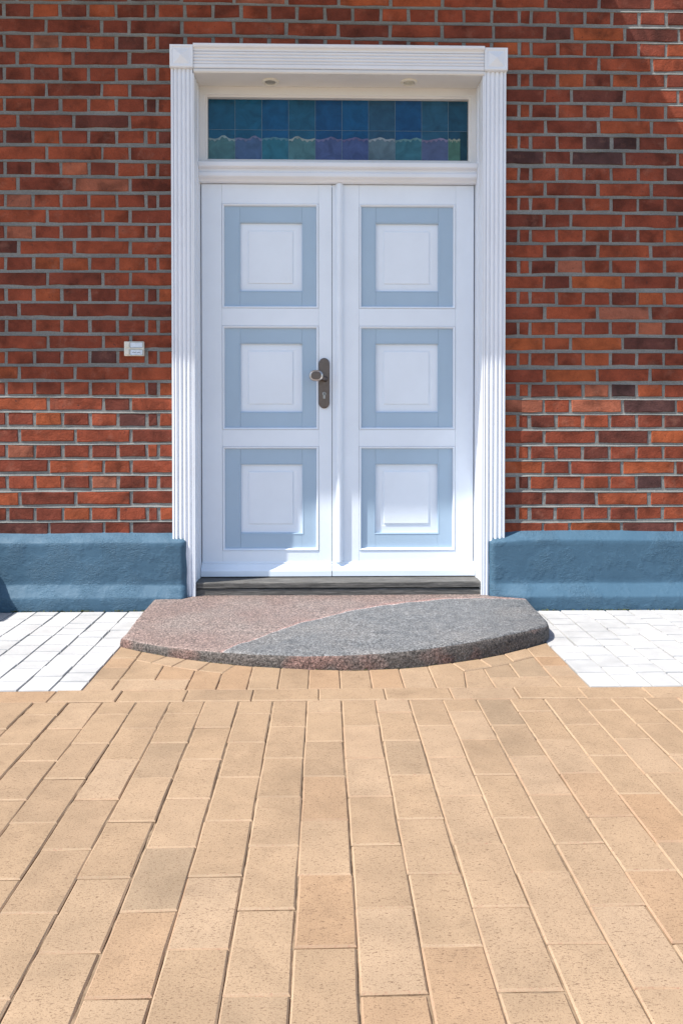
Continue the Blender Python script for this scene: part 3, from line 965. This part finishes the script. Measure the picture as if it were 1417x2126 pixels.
for s in fr:
    for i, (x, y) in enumerate(out):
        q = cen + (Vector((x, y)) - cen)*s*.97
        bmx.v.append((q.x, q.y, step_top(q.x, q.y) + noise.noise((q.x*9, q.y*9, 0))*.0018))
nr = len(rin) + len(fr)
for k in range(nr-1):
    for i in range(no): bmx.f.append((k*no+i, k*no+(i+1)%no, (k+1)*no+(i+1)%no, (k+1)*no+i))
bmx.f.append(tuple((nr-1)*no+i for i in range(no)))
step = bmx.build('door_step', M_GRAN, smooth=True)
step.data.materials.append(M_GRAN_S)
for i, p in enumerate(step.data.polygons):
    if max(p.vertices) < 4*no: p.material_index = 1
tag(step, 'rounded granite doorstep slab, half reddish and half grey, in front of the door', 'step')

# ------------------------------------------------------------------ doorbell
bell = thing('doorbell', 'small cream double doorbell with two name cards on the brick wall', 'doorbell')
bx0, bx1, bz0, bz1 = -.8776, -.7912, 1.1129, 1.1764
mb = MB(); mb.box(bx0, bx1, 3.522, 3.5392, bz0, bz1); hs = mb.build('housing', M_CREAM, bell, bevel=.002)
for k, (a, b) in enumerate(((1.1485,1.1735),(1.1160,1.1415))):
    mb = MB(); mb.box(bx0+.005, bx0+.022, 3.5185, 3.5222, a+.002, b-.002); mb.build('button', M_CREAM, bell, bevel=.001)
    mb = MB(); mb.rings(bx0+.0255, bx1-.004, a, b, [(0,3.5222),(0,3.5195),(.0018,3.5195),(.0022,3.5222)]); mb.build('card_frame', M_STEEL, bell)
    mb = MB(); mb.box(bx0+.0275, bx1-.0062, 3.5210, 3.5218, a+.0020, b-.0020); card = mb.build('name_card', M_LABEL, bell)
    if k:
        mb = MB()
        for i in range(9):
            xx = bx0 + .036 + i*.0038 + (.003 if i > 4 else 0)
            zz = (a+b)/2 - .0002*i + .0012*math.sin(i*2.1)
            mb.box(xx, xx+.0030, 3.5204, 3.5209, zz-.0011, zz+.0013)
        mb.build('handwriting', M_INK, card)

# ------------------------------------------------------------------ recessed lamps in the head lining
for x, y, lb in ((-.2372, 3.588, 'small round recessed lamp in the door soffit, the left one with the darker glass'),
                 (.3830, 3.579, 'small round recessed lamp in the door soffit, the right one with the paler glass')):
    lt = thing('recessed_lamp', lb, 'lamp', 'recessed lamps in the soffit')
    mb = MB(); mb.lathe((x, y, 2.3474), (0,0,-1), [(.0385,0),(.038,.003),(.034,.006),(.028,.0068),(.024,.004),(.0235,.001)], 28); mb.build('trim_ring', M_CREAM, lt)
    mb = MB(); mb.lathe((x, y, 2.3474-.0012), (0,0,-1), [(.0225,0),(.021,.004),(.013,.0062),(.004,.007)], 24); mb.build('lamp_glass', M_BULB if x > 0 else M_LAMP_OFF, lt)

# ------------------------------------------------------------------ unseen planter box, a guess added to cast the shadow at the left edge
pl = thing('shadow_planter_box', 'unseen wooden planter box added left of the door to cast a shadow', 'planter')
ax1, ax0, ay0, ay1, ah = -1.56, -2.30, 3.19, 3.43, .385
for a, b, c, d in ((ax0,ax1,ay0,ay0+.02),(ax0,ax1,ay1-.02,ay1),(ax0,ax0+.02,ay0+.0205,ay1-.0205),(ax1-.02,ax1,ay0+.0205,ay1-.0205)):
    for k in range(3):
        mb = MB(); mb.box(a, b, c, d, .012 + k*.125, .012 + k*.125 + .1215); mb.build('board', M_WOOD, pl, bevel=.002)
mb = MB(); mb.box(ax0+.021, ax1-.021, ay0+.021, ay1-.021, .02, .34); mb.build('soil', M_SOIL, pl)

# ------------------------------------------------------------------ moss and dirt in the joints at the foot of the wall
rm = random.Random(21)
ms = MB()
def tuft(x, y, z, s):
    for i in range(rm.randint(3, 6)):
        a = rm.uniform(0, 6.283); l = s*rm.uniform(.5, 1.3); w = s*.28
        dx, dy = math.cos(a)*l*.6, math.sin(a)*l*.6 - l*.25
        nx_, ny_ = -math.sin(a)*w, math.cos(a)*w
        ms.add([(x-nx_, y-ny_, z), (x+nx_, y+ny_, z), (x+dx+nx_*.4, y+dy+ny_*.4, z+l*.7), (x+dx-nx_*.4, y+dy-ny_*.4, z+l*.7)], [(0,1,2,3)])
for i in range(520):
    side = rm.random() < .5
    x = rm.uniform(-1.7, -.75) if side else rm.uniform(.89, 1.85)
    if noise.noise((x*6, 3, 3)) < -.05 and rm.random() < .8: continue
    y = (3.452 if side else 3.425) - abs(rm.gauss(0, .004))
    tuft(x, y, -.001, rm.uniform(.003, .009))
for i in range(160):
    x = rm.uniform(-.73, .84)
    tuft(x, F(x) - rm.uniform(.0, .004), -.003, rm.uniform(.002, .005))
mo = ms.build('moss', M_GREEN)
mo['kind'] = 'stuff'; tag(mo, 'thin line of moss and weeds in the joint along the plinth and step', 'moss')
